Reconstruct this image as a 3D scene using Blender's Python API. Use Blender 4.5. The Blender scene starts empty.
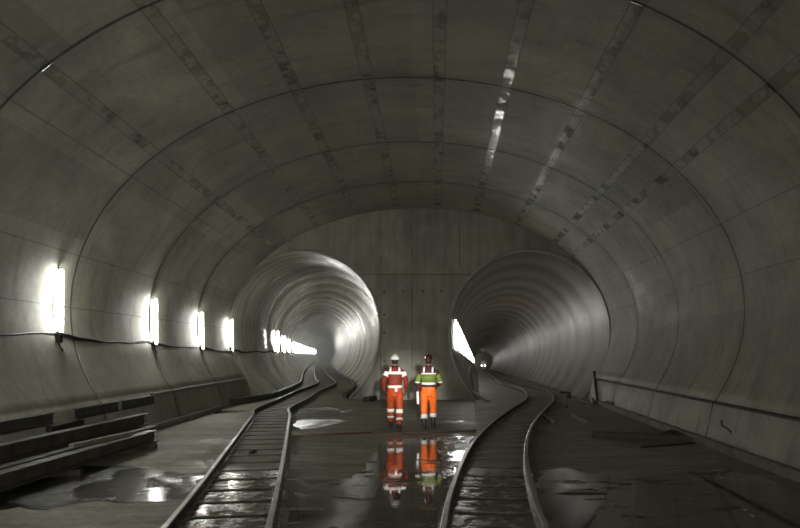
import bpy, bmesh, math, random
from mathutils import Vector, Matrix, noise
PI = math.pi
sc = bpy.context.scene
C = sc.collection
rnd = random.Random(7)

# ------------------------------------------------------------------ camera frame
CAMH, F, VX, VY = 1.85, 650.0, 426.0, 352.0
def gp(px, py, h=0.0):
    """point of the photograph's ground (height h) in metres"""
    s = (py - VY) / (CAMH - h)
    return Vector(((px - VX) / s, F / s, h))

# ------------------------------------------------------------------ node helpers
def new_mat(name):
    m = bpy.data.materials.new(name); m.use_nodes = True
    nt = m.node_tree; nt.nodes.clear()
    o = nt.nodes.new('ShaderNodeOutputMaterial')
    b = nt.nodes.new('ShaderNodeBsdfPrincipled')
    nt.links.new(b.outputs[0], o.inputs[0])
    return m, nt, b
class N:
    def __init__(s, nt): s.nt = nt
    def put(s, sock, v):
        if hasattr(v, 'is_linked') or isinstance(v, bpy.types.NodeSocket): s.nt.links.new(v, sock)
        else: sock.default_value = v
    def math(s, op, a, b=0.0, c=None, clamp=False):
        n = s.nt.nodes.new('ShaderNodeMath'); n.operation = op; n.use_clamp = clamp
        s.put(n.inputs[0], a); s.put(n.inputs[1], b)
        if c is not None: s.put(n.inputs[2], c)
        return n.outputs[0]
    def noise(s, vec, scale, detail=4, rough=.55, dist=0.0):
        n = s.nt.nodes.new('ShaderNodeTexNoise')
        if vec is not None: s.nt.links.new(vec, n.inputs['Vector'])
        n.inputs['Scale'].default_value = scale; n.inputs['Detail'].default_value = detail
        n.inputs['Roughness'].default_value = rough; n.inputs['Distortion'].default_value = dist
        return n.outputs['Fac']
    def ramp(s, fac, a, b, lo=0.0, hi=1.0):
        n = s.nt.nodes.new('ShaderNodeMapRange'); n.clamp = True; n.interpolation_type = 'SMOOTHSTEP'
        s.put(n.inputs['Value'], fac)
        n.inputs['From Min'].default_value = a; n.inputs['From Max'].default_value = b
        n.inputs['To Min'].default_value = lo; n.inputs['To Max'].default_value = hi
        return n.outputs[0]
    def mix(s, fac, a, b):
        n = s.nt.nodes.new('ShaderNodeMix'); n.data_type = 'RGBA'
        s.put(n.inputs[0], fac)
        for k, v in ((6, a), (7, b)):
            if isinstance(v, bpy.types.NodeSocket): s.nt.links.new(v, n.inputs[k])
            else: n.inputs[k].default_value = (*v[:3], 1)
        return n.outputs[2]
    def scale(s, col, f):
        n = s.nt.nodes.new('ShaderNodeVectorMath'); n.operation = 'SCALE'
        s.nt.links.new(col, n.inputs[0]); s.put(n.inputs['Scale'], f)
        return n.outputs[0]
    def coord(s, which='Object'):
        return s.nt.nodes.new('ShaderNodeTexCoord').outputs[which]
    def mapping(s, vec, sc_):
        n = s.nt.nodes.new('ShaderNodeMapping'); s.nt.links.new(vec, n.inputs[0])
        n.inputs['Scale'].default_value = sc_
        return n.outputs[0]
    def sep(s, vec):
        n = s.nt.nodes.new('ShaderNodeSeparateXYZ'); s.nt.links.new(vec, n.inputs[0]); return n.outputs
    def comb(s, x, y, z=0.0):
        n = s.nt.nodes.new('ShaderNodeCombineXYZ')
        for i, v in enumerate((x, y, z)): s.put(n.inputs[i], v)
        return n.outputs[0]
    def bump(s, h, strength, dist=.02, nrm=None):
        n = s.nt.nodes.new('ShaderNodeBump'); s.nt.links.new(h, n.inputs['Height'])
        n.inputs['Strength'].default_value = strength; n.inputs['Distance'].default_value = dist
        if nrm is not None: s.nt.links.new(nrm, n.inputs['Normal'])
        return n.outputs[0]
    def white(s, vec):
        n = s.nt.nodes.new('ShaderNodeTexWhiteNoise'); n.noise_dimensions = '2D'
        s.nt.links.new(vec, n.inputs['Vector']); return n.outputs['Value']

def simple(name, col, rough=.6, metal=0.0, var=.25, vscale=6.0, bump=.1, spec=.5, coat=0.0):
    m, nt, b = new_mat(name); n = N(nt)
    co = n.coord()
    f = n.noise(co, vscale, 5, .6)
    c = n.mix(n.ramp(f, .3, .7), [x * (1 - var) for x in col], [min(1, x * (1 + var)) for x in col])
    nt.links.new(c, b.inputs['Base Color'])
    nt.links.new(n.ramp(n.noise(co, vscale * 2.3, 3), .3, .7, max(.02, rough - .1), min(1, rough + .1)), b.inputs['Roughness'])
    b.inputs['Metallic'].default_value = metal
    b.inputs['Specular IOR Level'].default_value = spec
    b.inputs['Coat Weight'].default_value = coat
    if bump: nt.links.new(n.bump(n.noise(co, vscale * 5, 4), bump, .01), b.inputs['Normal'])
    return m

# ------------------------------------------------------------------ mesh helpers
def link(name, bm, mats, parent=None, smooth=False, auto=None):
    me = bpy.data.meshes.new(name)
    bm.normal_update(); bm.to_mesh(me); bm.free()
    if not isinstance(mats, (list, tuple)): mats = [mats]
    for m in mats: me.materials.append(m)
    if smooth:
        for p in me.polygons: p.use_smooth = True
    o = bpy.data.objects.new(name, me); C.objects.link(o)
    if parent is not None: o.parent = parent
    return o
def empty(name, loc=(0, 0, 0), rz=0.0):
    o = bpy.data.objects.new(name, None); C.objects.link(o)
    o.location = loc; o.rotation_euler = (0, 0, rz); o.empty_display_size = .2
    return o
def tag(o, label=None, cat=None, group=None, kind=None):
    if label: o['label'] = label
    if cat: o['category'] = cat
    if group: o['group'] = group
    if kind: o['kind'] = kind
    return o
def struct(name, bm, m, smooth=False, label=None):
    o = link(name, bm, m, smooth=smooth); o['kind'] = 'structure'
    if label: o['label'] = label
    return o
def box(bm, lo, hi, M=None, bev=0.0, mi=0):
    r = bmesh.ops.create_cube(bm, size=1.0)
    vs = r['verts']
    for v in vs:
        v.co = Vector(((lo[0] + hi[0]) / 2 + v.co.x * (hi[0] - lo[0]), (lo[1] + hi[1]) / 2 + v.co.y * (hi[1] - lo[1]),
                       (lo[2] + hi[2]) / 2 + v.co.z * (hi[2] - lo[2])))
    fs = list({f for v in vs for f in v.link_faces})
    for f in fs: f.material_index = mi
    if bev:
        es = list({e for v in vs for e in v.link_edges})
        r = bmesh.ops.bevel(bm, geom=es, offset=bev, segments=2, affect='EDGES', profile=.5)
        vs = list({v for v in r['verts']} | {v for v in vs if v.is_valid})
    if M is not None:
        for v in vs: v.co = M @ v.co
    return vs
def catmull(P, n=8):
    out = []
    P = [Vector(p) for p in P]
    for i in range(len(P) - 1):
        p0 = P[max(0, i - 1)]; p1 = P[i]; p2 = P[i + 1]; p3 = P[min(len(P) - 1, i + 2)]
        if i == 0: p0 = p1 * 2 - p2
        if i == len(P) - 2: p3 = p2 * 2 - p1
        d1 = max(1e-6, (p1 - p0).length ** .5); d2 = max(1e-6, (p2 - p1).length ** .5); d3 = max(1e-6, (p3 - p2).length ** .5)
        t0, t1 = 0, d1; t2 = t1 + d2; t3 = t2 + d3
        for k in range(n):
            t = t1 + (t2 - t1) * k / n
            A1 = p0 * ((t1 - t) / (t1 - t0)) + p1 * ((t - t0) / (t1 - t0))
            A2 = p1 * ((t2 - t) / (t2 - t1)) + p2 * ((t - t1) / (t2 - t1))
            A3 = p2 * ((t3 - t) / (t3 - t2)) + p3 * ((t - t2) / (t3 - t2))
            B1 = A1 * ((t2 - t) / (t2 - t0)) + A2 * ((t - t0) / (t2 - t0))
            B2 = A2 * ((t3 - t) / (t3 - t1)) + A3 * ((t - t1) / (t3 - t1))
            out.append(B1 * ((t2 - t) / (t2 - t1)) + B2 * ((t - t1) / (t2 - t1)))
    out.append(P[-1])
    return out
def sweep(bm, path, prof, closed=True, caps=True, mats=None):
    """prof: list of (side, up); swept along path keeping up = world Z"""
    rings = []
    for i, p in enumerate(path):
        a = path[max(0, i - 1)]; b = path[min(len(path) - 1, i + 1)]
        d = (b - a).normalized()
        s = d.cross(Vector((0, 0, 1)))
        if s.length < 1e-4: s = Vector((1, 0, 0))
        s.normalize(); u = s.cross(d).normalized()
        rings.append([bm.verts.new(p + s * x + u * y) for x, y in prof])
    n = len(prof)
    for r0, r1 in zip(rings, rings[1:]):
        for k in range(n if closed else n - 1):
            f = bm.faces.new((r0[k], r0[(k + 1) % n], r1[(k + 1) % n], r1[k]))
            if mats: f.material_index = mats[k]
    if caps and closed:
        bm.faces.new(rings[0][::-1]); bm.faces.new(rings[-1])
    return rings
def tube(bm, path, r, seg=10, mi=0):
    path = [Vector(p) for p in path]
    rr = sweep(bm, path, [(r * math.cos(2 * PI * k / seg), r * math.sin(2 * PI * k / seg)) for k in range(seg)],
               mats=[mi] * seg)
    return rr
def loft(bm, secs, seg=20, power=1.0, cap=True):
    """secs: list of (centre, rx, ry, axis-x vector, axis-y vector)"""
    rings = []
    for c, rx, ry, ax, ay in secs:
        c = Vector(c)
        ring = []
        for k in range(seg):
            t = 2 * PI * k / seg
            cx, cy = math.cos(t), math.sin(t)
            cx = math.copysign(abs(cx) ** power, cx); cy = math.copysign(abs(cy) ** power, cy)
            ring.append(bm.verts.new(c + Vector(ax) * cx * rx + Vector(ay) * cy * ry))
        rings.append(ring)
    for a, b in zip(rings, rings[1:]):
        for k in range(seg):
            bm.faces.new((a[k], a[(k + 1) % seg], b[(k + 1) % seg], b[k]))
    if cap:
        bm.faces.new(rings[0][::-1]); bm.faces.new(rings[-1])
    return rings

# ------------------------------------------------------------------ materials
def strip_phi(s, z=13.2, lower=False):
    """angle on the vault profile seen in direction s = dx/dy from the camera"""
    best = None
    for i in range(1, 2000):
        ph = PI * i / 2000
        x, h = prof_pt(ph, z)
        if h <= CAMH: continue
        e = abs(x / (h - CAMH) - s)
        if best is None or e < best[0]: best = (e, ph)
    return best[1]
# cavern cross section -------------------------------------------------
HC, BU, BL = 2.7, 4.73, 4.5
def LR(z):
    L = -7.22 - (z - 13.2) * .036
    R = 6.47 + (z - 13.2) * .058
    return L, R
def prof_pt(ph, z):
    L, R = LR(z); c = (L + R) / 2; a = (R - L) / 2
    return c + a * math.cos(ph), HC + BU * math.sin(ph)
ZJ, SJ, ZW = 13.2, 4.05, 25.2

def vault_material():
    m, nt, b = new_mat('cavern_concrete'); n = N(nt)
    uv = n.nt.nodes.new('ShaderNodeUVMap'); uv.uv_map = 'UVMap'
    ux, uy, _ = n.sep(uv.outputs[0])      # x = profile arc length-ish (m), y = Y / metres
    ob = n.coord()
    # ring joints
    v = n.math('DIVIDE', n.math('SUBTRACT', uy, ZJ), SJ)
    fr = n.math('FRACT', n.math('ADD', v, .5))
    dj = n.math('MULTIPLY', n.math('ABSOLUTE', n.math('SUBTRACT', fr, .5)), SJ)
    wob = n.math('MULTIPLY', n.math('SUBTRACT', n.noise(ob, 1.3, 3), .5), .03)
    dj = n.math('ADD', dj, wob)
    joint = n.ramp(dj, .018, .045, 1, 0)
    soft = n.ramp(dj, .02, .35, 1, 0)
    # longitudinal strips
    sval = [-1.36, -.82, -.495, -.212, .048, .302, .64, 1.05, 1.36]
    total = None; edge = None
    for s_ in sval:
        u0 = strip_phi(s_) * 6.0
        d = n.math('ABSOLUTE', n.math('SUBTRACT', ux, u0))
        t = n.ramp(d, .085, .105, 1, 0)
        e = n.ramp(n.math('ABSOLUTE', n.math('SUBTRACT', d, .10)), .004, .016, 1, 0)
        total = t if total is None else n.math('MAXIMUM', total, t)
        edge = e if edge is None else n.math('MAXIMUM', edge, e)
    for s_ in (-1.68, -3.6, 4.1, 2.3, -8.0):
        u0 = strip_phi(s_) * 6.0
        d = n.math('ABSOLUTE', n.math('SUBTRACT', ux, u0))
        edge = n.math('MAXIMUM', edge, n.ramp(d, .008, .024, .8, 0))
    # panel tone
    pid = n.comb(n.math('FLOOR', n.math('DIVIDE', ux, 1.55)), n.math('FLOOR', v), 0)
    tone = n.ramp(n.white(pid), 0, 1, .86, 1.12)
    big = n.ramp(n.noise(ob, .55, 6, .62, .5), .3, .72, .74, 1.16)
    stain = n.noise(n.mapping(uv.outputs[0], (.35, 1.6, 1)), 1.6, 6, .65)
    tone = n.math('MULTIPLY', n.math('MULTIPLY', tone, big), n.ramp(stain, .28, .5, .72, 1.05))
    fine = n.ramp(n.noise(ob, 9, 5, .7), .3, .7, .9, 1.08)
    tone = n.math('MULTIPLY', tone, fine)
    col = n.mix(n.ramp(n.noise(ob, .35, 4), .4, .65), (.335, .338, .285), (.355, .335, .265))
    col = n.scale(col, tone)
    # dark dirty patches inside the strips
    patch = n.ramp(n.noise(n.comb(n.math('MULTIPLY', ux, .9), n.math('MULTIPLY', uy, .75)), 1.4, 3, .6), .54, .62)
    dirt = n.math('MULTIPLY', n.math('MULTIPLY', total, patch), n.ramp(n.noise(ob, 7, 3), .35, .55, .35, 1))
    col = n.mix(n.math('MULTIPLY', total, .16), col, (.14, .14, .125))
    col = n.mix(n.math('MULTIPLY', dirt, .6), col, (.045, .045, .042))
    col = n.mix(n.math('MULTIPLY', edge, .55), col, (.05, .05, .045))
    col = n.mix(n.math('MULTIPLY', soft, .22), col, (.08, .08, .07))
    col = n.mix(n.math('MULTIPLY', joint, .9), col, (.025, .025, .022))
    nt.links.new(col, b.inputs['Base Color'])
    # damp patches catch the lamps
    wet = n.ramp(n.noise(n.mapping(ob, (.6, .35, .6)), 1.1, 5, .6, .6), .52, .66)
    ro = n.math('SUBTRACT', n.ramp(n.noise(ob, 5, 4), .3, .7, .50, .66), n.math('MULTIPLY', wet, .08))
    ro = n.math('SUBTRACT', ro, n.math('MULTIPLY', total, n.ramp(n.noise(ob, 2.1, 3), .46, .56, .12, .42)))
    nt.links.new(ro, b.inputs['Roughness'])
    h = n.math('SUBTRACT', n.math('MULTIPLY', n.noise(ob, 2.2, 5, .55), .35), n.math('MULTIPLY', joint, 1.0))
    h = n.math('SUBTRACT', h, n.math('MULTIPLY', total, .06))
    h = n.math('ADD', h, n.math('MULTIPLY', n.noise(ob, 45, 3), .03))
    nt.links.new(n.bump(h, .4, .035), b.inputs['Normal'])
    return m

def lining_material(name, c1, c2, c3, rough, ring=4.0, amount=.6):
    """bore lining: UV x = angle * radius, UV y = distance along the bore"""
    m, nt, b = new_mat(name); n = N(nt)
    uv = n.nt.nodes.new('ShaderNodeUVMap'); uv.uv_map = 'UVMap'
    ux, uy, _ = n.sep(uv.outputs[0])
    ob = n.coord()
    def per(p, off=0.0):
        v = n.math('DIVIDE', n.math('SUBTRACT', uy, ZW - .02 + off), p)
        fr = n.math('FRACT', v)
        d = n.math('MULTIPLY', n.math('SUBTRACT', .5, n.math('ABSOLUTE', n.math('SUBTRACT', fr, .5))), p)
        return v, d
    v, dj = per(ring)
    v2, dj2 = per(ring / 4)
    cell = n.math('FLOOR', v); cell2 = n.math('FLOOR', v2)
    joint = n.ramp(dj, .015, .04, 1, 0)
    fine = n.ramp(dj2, .01, .03, 1, 0)
    shade_band = n.ramp(dj, .1, ring * .45, 1, 0)
    rv = n.white(n.comb(cell, 3.0)); rv2 = n.white(n.comb(cell2, 7.0))
    tone = n.math('MULTIPLY', n.ramp(rv, 0, 1, .82, 1.15), n.ramp(rv2, 0, 1, .86, 1.1))
    tone = n.math('MULTIPLY', tone, n.ramp(n.noise(ob, .8, 4, .6, .3), .3, .7, .88, 1.08))
    streak = n.noise(n.mapping(uv.outputs[0], (.12, 2.4, 1)), 2.0, 3, .5)
    tone = n.math('MULTIPLY', tone, n.ramp(streak, .3, .6, .85, 1.05))
    col = n.mix(n.ramp(rv2, .55, .75), c1, c2)
    col = n.mix(n.math('MULTIPLY', shade_band, amount), col, c3)  # darkens towards ring joints, painting in the shading of the ring curvature
    col = n.scale(col, tone)
    col = n.mix(n.math('MULTIPLY', fine, .3), col, (.06, .06, .05))
    col = n.mix(n.math('MULTIPLY', joint, .6), col, (.05, .05, .042))
    nt.links.new(col, b.inputs['Base Color'])
    ro = n.math('ADD', n.ramp(streak, .35, .65, rough - .04, rough + .08), n.math('MULTIPLY', rv2, .1))
    nt.links.new(ro, b.inputs['Roughness'])
    h = n.math('SUBTRACT', n.math('MULTIPLY', n.noise(ob, 2, 3), .2), n.math('MULTIPLY', joint, .5))
    h = n.math('SUBTRACT', h, n.math('MULTIPLY', fine, .2))
    nt.links.new(n.bump(h, .25, .03), b.inputs['Normal'])
    return m

def floor_material():
    m, nt, b = new_mat('damp_concrete_floor'); n = N(nt)
    ob = n.coord()
    x, y, z = n.sep(ob)
    big = n.noise(ob, .35, 6, .6, .6)
    mid = n.noise(n.mapping(ob, (.5, 2.2, 1)), 1.3, 6, .65, .3)
    col = n.mix(n.ramp(big, .35, .65), (.26, .243, .19), (.34, .323, .258))
    col = n.scale(col, n.math('MULTIPLY', n.ramp(mid, .3, .65, .62, 1.12), n.ramp(n.noise(ob, 14, 5, .7), .3, .7, .85, 1.1)))
    # board lines across the slab
    yy = n.math('ADD', y, n.math('MULTIPLY', n.math('SUBTRACT', n.noise(ob, .8, 2), .5), .05))
    line = None
    for y0 in (15.3, 10.6, 19.4, 23.4, 12.9, 8.2):
        l_ = n.ramp(n.math('ABSOLUTE', n.math('SUBTRACT', yy, y0)), .008, .03, 1, 0)
        line = l_ if line is None else n.math('MAXIMUM', line, l_)
    col = n.mix(n.math('MULTIPLY', line, .65), col, (.02, .02, .017))
    wet = n.ramp(n.noise(n.mapping(ob, (.45, 1.0, 1)), .9, 6, .62, .9), .5, .6)
    near = n.ramp(y, 12.0, 9.0)
    wet = n.math('MAXIMUM', n.math('MULTIPLY', wet, .8), n.math('MULTIPLY', near, .25))
    col = n.mix(n.math('MULTIPLY', wet, .55), col, (.03, .029, .024))
    nt.links.new(col, b.inputs['Base Color'])
    nt.links.new(n.math('SUBTRACT', n.ramp(n.noise(ob, 6, 4), .3, .7, .55, .8), n.math('MULTIPLY', wet, .25)), b.inputs['Roughness'])
    h = n.math('ADD', n.math('MULTIPLY', n.noise(ob, 2.5, 6, .6), .6), n.math('MULTIPLY', n.noise(ob, 22, 5, .6), .25))
    nt.links.new(n.bump(h, .35, .03), b.inputs['Normal'])
    return m

def water_material():
    m, nt, b = new_mat('puddle_water'); n = N(nt)
    ob = n.coord()
    sl = n.noise(n.mapping(ob, (1, 1.4, 1)), 1.1, 5, .6, .5)
    col = n.mix(n.ramp(sl, .4, .65), (.075, .063, .050), (.12, .102, .080))
    nt.links.new(col, b.inputs['Base Color'])
    b.inputs['IOR'].default_value = 1.45
    b.inputs['Specular IOR Level'].default_value = .65
    silt = n.ramp(n.noise(n.mapping(ob, (.7, 1.5, 1)), 1.5, 7, .68, .5), .56, .60)
    nt.links.new(n.mix(n.math('MULTIPLY', silt, .75), col, (.035, .031, .024)), b.inputs['Base Color'])
    nt.links.new(n.math('ADD', n.ramp(n.noise(ob, 2.0, 5, .6), .45, .72, .03, .14), n.math('MULTIPLY', silt, .4)), b.inputs['Roughness'])
    h = n.math('ADD', n.math('MULTIPLY', n.noise(ob, 1.4, 2), .35), n.math('MULTIPLY', n.math('MULTIPLY', n.noise(ob, 26, 4), n.ramp(n.noise(ob, 1.7, 4), .5, .62)), .12))
    nt.links.new(n.bump(h, .12, .02), b.inputs['Normal'])
    return m
def wetmud_material():
    m, nt, b = new_mat('wet_rough_silt'); n = N(nt)
    ob = n.coord()
    msk = n.ramp(n.noise(ob, 1.1, 5, .6, .8), .47, .56)
    col = n.mix(n.ramp(n.noise(ob, 3, 5), .35, .65), (.022, .021, .017), (.045, .043, .034))
    nt.links.new(col, b.inputs['Base Color'])
    b.inputs['Specular IOR Level'].default_value = .8
    nt.links.new(n.ramp(n.noise(ob, 5, 4), .35, .6, .04, .16), b.inputs['Roughness'])
    h = n.math('MULTIPLY', n.math('ADD', n.noise(ob, 7, 5, .6), n.math('MULTIPLY', n.noise(ob, 38, 4), .7)), n.math('ADD', msk, .07))
    nt.links.new(n.bump(h, .75, .03), b.inputs['Normal'])
    return m

def sleeper_material():
    m, nt, b = new_mat('wet_sleeper'); n = N(nt)
    ob = n.nt.nodes.new('ShaderNodeNewGeometry').outputs['Position']
    y = n.sep(ob)[1]
    col = n.mix(n.ramp(n.noise(ob, 3, 5), .35, .65), (.14, .13, .10), (.24, .225, .18))
    wet = n.ramp(n.math('ADD', y, n.math('MULTIPLY', n.noise(ob, 1.2, 3), 2.0)), 11.6, 10.4)
    col = n.mix(n.math('MULTIPLY', wet, .25), col, (.03, .028, .023))
    nt.links.new(col, b.inputs['Base Color'])
    nt.links.new(n.math('SUBTRACT', n.ramp(n.noise(ob, 6, 4), .3, .7, .5, .75), n.math('MULTIPLY', wet, n.ramp(n.noise(ob, 4, 4), .4, .6, .36, .5))), b.inputs['Roughness'])
    nt.links.new(n.bump(n.noise(ob, 6, 4), .14, .02), b.inputs['Normal'])
    return m

M = {}
M['vault'] = vault_material()
M['endwall'] = simple('end_wall_concrete', (.155, .155, .135), .62, 0, .16, .9, .12)
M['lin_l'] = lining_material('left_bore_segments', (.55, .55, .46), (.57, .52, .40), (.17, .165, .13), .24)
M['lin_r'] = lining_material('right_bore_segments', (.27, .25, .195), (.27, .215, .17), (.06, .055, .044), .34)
M['collar'] = simple('collar_concrete', (.30, .30, .27), .5, 0, .15, 2, .1)
M['floor'] = floor_material()
M['water'] = water_material()
M['mud'] = wetmud_material()
M['kerb'] = simple('kerb_concrete', (.19, .185, .155), .6, 0, .25, 3, .25)
M['steel'] = simple('dull_steel', (.075, .075, .068), .5, .3, .25, 2, .03)
M['beam'] = simple('rusty_beam_steel', (.075, .070, .058), .5, .25, .4, 2.2, .2)
M['railside'] = simple('rail_side_steel', (.06, .057, .048), .45, .4, .2, 3, .05)
M['railtop'] = simple('rail_running_surface', (.40, .41, .39), .4, .85, .1, 3, 0)
M['timber'] = simple('wet_dark_timber', (.028, .025, .019), .5, 0, .4, 5, .3)
M['sleeper'] = sleeper_material()
M['plank'] = simple('pale_plank', (.20, .19, .155), .6, 0, .25, 5, .2)
M['black'] = simple('black_rubber', (.012, .012, .013), .45, 0, .2, 9, .05)
M['cable'] = simple('cable_sheath', (.028, .028, .026), .5, 0, .2, 9, .05)
M['housing'] = simple('lamp_housing', (.22, .22, .21), .4, .2, .1, 9, .02)
M['yellow'] = simple('grubby_yellow_paint', (.30, .24, .08), .5, 0, .25, 5, .1)
M['wagon'] = simple('pale_wagon_paint', (.42, .41, .36), .5, 0, .2, 5, .05)
def emit(name, col, st):
    m, nt, b = new_mat(name)
    b.inputs['Base Color'].default_value = (.8, .8, .8, 1)
    b.inputs['Emission Color'].default_value = (*col, 1); b.inputs['Emission Strength'].default_value = st
    return m
M['tube'] = emit('fluorescent_tube', (1.0, .985, .90), 54)
M['tube_l'] = emit('fluorescent_tube_tunnel', (1.0, .99, .93), 90)
M['tube_r'] = emit('fluorescent_tube_cool', (1.0, .99, .93), 23)
M['lampw'] = emit('wagon_lamp', (1.0, .95, .8), 30)

# ------------------------------------------------------------------ cavern shell
def ring_profile(z, kind):
    L, R = LR(z); c = (L + R) / 2; a = (R - L) / 2
    out = []
    def lowx(h): return math.sqrt(max(0, 1 - ((HC - h) / BL) ** 2))
    P0, P1 = {'right': (0, 40), 'ceil': (40, 140), 'left': (140, 180)}[kind]
    n = {'right': 22, 'ceil': 60, 'left': 22}[kind]
    lower = []
    for h in (0.92, 1.05, 1.2, 1.45, 1.7, 1.95, 2.2, 2.45):
        lower.append((a * lowx(h), h))
    foot = [(a * .877, -.15), (a * .880, 0.0), (a * .905, .78), (a * .911, .84), (a * lowx(.92), .90)]
    if kind == 'right':
        for x, h in foot + lower: out.append((c + x, h))
        for i in range(n + 1):
            ph = math.radians(P1) * i / n
            out.append((c + a * math.cos(ph), HC + BU * math.sin(ph)))
    elif kind == 'ceil':
        for i in range(n + 1):
            ph = math.radians(P0 + (P1 - P0) * i / n)
            out.append((c + a * math.cos(ph), HC + BU * math.sin(ph)))
    else:
        for i in range(n + 1):
            ph = math.radians(P0 + (P1 - P0) * i / n)
            out.append((c + a * math.cos(ph), HC + BU * math.sin(ph)))
        for x, h in reversed(foot + lower): out.append((c - x, h))
    return out
ZB = -14.0
def shell(kind, name):
    bm = bmesh.new(); uvl = bm.loops.layers.uv.new('UVMap')
    zs = [ZB] + [ZJ + SJ * k / 10 for k in range(-70, 40) if ZB + .05 < ZJ + SJ * k / 10 < ZW - .1] + [ZW]
    rings = []
    for z in zs:
        L, R = LR(z); c = (L + R) / 2; a = (R - L) / 2
        ring = []
        for (x, h) in ring_profile(z, kind):
            if h >= HC - 1e-6: ph = math.atan2((h - HC) / BU, (x - c) / a)
            elif x > c: ph = -(HC - h) / 6.0
            else: ph = PI + (HC - h) / 6.0
            w_ = math.sin(PI * (((z - ZJ) / SJ) % 1.0)) ** 1.2 * .055 * min(1.0, max(0.0, (h - .84) / 1.2))
            if h < HC: x2 = x - math.copysign(w_, x - c); h2 = h
            else:
                nx_ = (x - c) / a; nz_ = (h - HC) / BU; x2 = x - nx_ * w_; h2 = h - nz_ * w_ * .6
            ring.append((bm.verts.new((x2, z, h2)), (ph * 6.0, z)))
        rings.append(ring)
    for r0, r1 in zip(rings, rings[1:]):
        for k in range(len(r0) - 1):
            q = (r0[k], r1[k], r1[k + 1], r0[k + 1])
            f = bm.faces.new([v for v, _ in q])
            for l, (_, uv) in zip(f.loops, q): l[uvl].uv = uv
    bmesh.ops.recalc_face_normals(bm, faces=bm.faces)
    o = struct(name, bm, M['vault'], True)
    return o
shell('ceil', 'ceiling'); shell('left', 'wall_left'); shell('right', 'wall_right')
# shallow shadow gap where vault rings meet is in the material; a real formwork lip every ring:
def full_outline(z, grow=0.0):
    L, R = LR(z); c = (L + R) / 2; a = (R - L) / 2
    pts = []
    for h, k in ((-1.1, .880), (0, .880), (.78, .905)): pts.append((c + a * k, h))
    for i in range(61):
        ph = PI * i / 60
        pts.append((c + (a + grow) * math.cos(ph), HC + (BU + grow) * math.sin(ph)))
    for h, k in ((.78, .905), (0, .880), (-1.1, .880)): pts.append((c - a * k, h))
    low = []
    for h in (1.1, 1.5, 1.9, 2.3): low.append((a * math.sqrt(1 - ((HC - h) / BL) ** 2), h))
    pts = pts[:3] + [(c + x, h) for x, h in low] + pts[3:64] + [(c - x, h) for x, h in reversed(low)] + pts[64:]
    return pts
CL, RLB = (-4.74, 2.78), 2.97      # left bore centre, radius
CR, RRB = (4.02, 2.68), 3.10
BS = 1 / .88
def sn(t):
    v = math.sin(t)
    return v * BS if v < 0 else v
def end_wall(name, z, holes):
    bm = bmesh.new()
    es = []
    def loop(pts):
        vs = [bm.verts.new((x, z, h)) for x, h in pts]
        for a, b in zip(vs, vs[1:] + vs[:1]): es.append(bm.edges.new((a, b)))
    loop(full_outline(z, .12))
    for (cx, cz), r in holes:
        loop([(cx + r * math.cos(2 * PI * k / 96), cz + r * sn(2 * PI * k / 96)) for k in range(96)])
    bmesh.ops.triangle_fill(bm, use_beauty=True, edges=es)
    bmesh.ops.recalc_face_normals(bm, faces=bm.faces)
    return bm
bm = end_wall('wall_back', ZW, [(CL, RLB), (CR, RRB)])
def endwall_mat():
    m, nt, b = new_mat('board_marked_end_wall'); n = N(nt)
    ob = n.coord(); x, y, z = n.sep(ob)
    tone = n.math('MULTIPLY', n.ramp(n.noise(ob, .8, 6, .6, .4), .3, .7, .78, 1.15), n.ramp(n.noise(n.mapping(ob, (3, 1, .35)), 1.5, 5), .3, .65, .82, 1.08))
    c = n.scale(n.mix(n.ramp(n.noise(ob, .5, 3), .4, .6), (.275, .275, .232), (.295, .28, .228)), tone)
    l = n.ramp(n.math('ABSOLUTE', n.math('SUBTRACT', z, 4.85)), .01, .03, 1, 0)
    for x0 in (-1.75, 1.3, -.55):
        l = n.math('MAXIMUM', l, n.math('MULTIPLY', n.ramp(n.math('ABSOLUTE', n.math('SUBTRACT', x, x0)), .01, .035, 1, 0), n.ramp(n.noise(ob, 1.4, 3), .4, .6)))
    # tie-bolt holes
    for hx, hz in ((-1.62, 4.18), (-.88, 4.2), (-.12, 4.2), (.6, 4.22), (-1.62, 3.3), (-1.62, 2.6), (-1.6, 1.5)):
        d = n.math('SQRT', n.math('ADD', n.math('POWER', n.math('SUBTRACT', x, hx), 2.0), n.math('POWER', n.math('SUBTRACT', z, hz), 2.0)))
        l = n.math('MAXIMUM', l, n.ramp(d, .035, .055, 1.5, 0))
    c = n.mix(n.math('MULTIPLY', l, .55, clamp=True), c, (.03, .03, .027))
    nt.links.new(c, b.inputs['Base Color']); b.inputs['Roughness'].default_value = .6
    nt.links.new(n.bump(n.noise(ob, 4, 5), .2, .03), b.inputs['Normal'])
    return m
struct('wall_back', bm, endwall_mat())
bm = end_wall('wall_front', ZB, []); struct('wall_front', bm, M['endwall'])

# floor slab with the kerb line
bm = bmesh.new(); 
n_ = 40
prev = None
for i in range(n_ + 1):
    z = ZB + (ZW - ZB) * i / n_
    L, R = LR(z); c = (L + R) / 2; a = (R - L) / 2
    a *= .886
    vs = [bm.verts.new((c + a * t, z, 0)) for t in (-1, -.5, 0, .5, 1)]
    if prev:
        for k in range(4): bm.faces.new((prev[k], prev[k + 1], vs[k + 1], vs[k]))
    prev = vs
struct('floor', bm, M['floor'])

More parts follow.
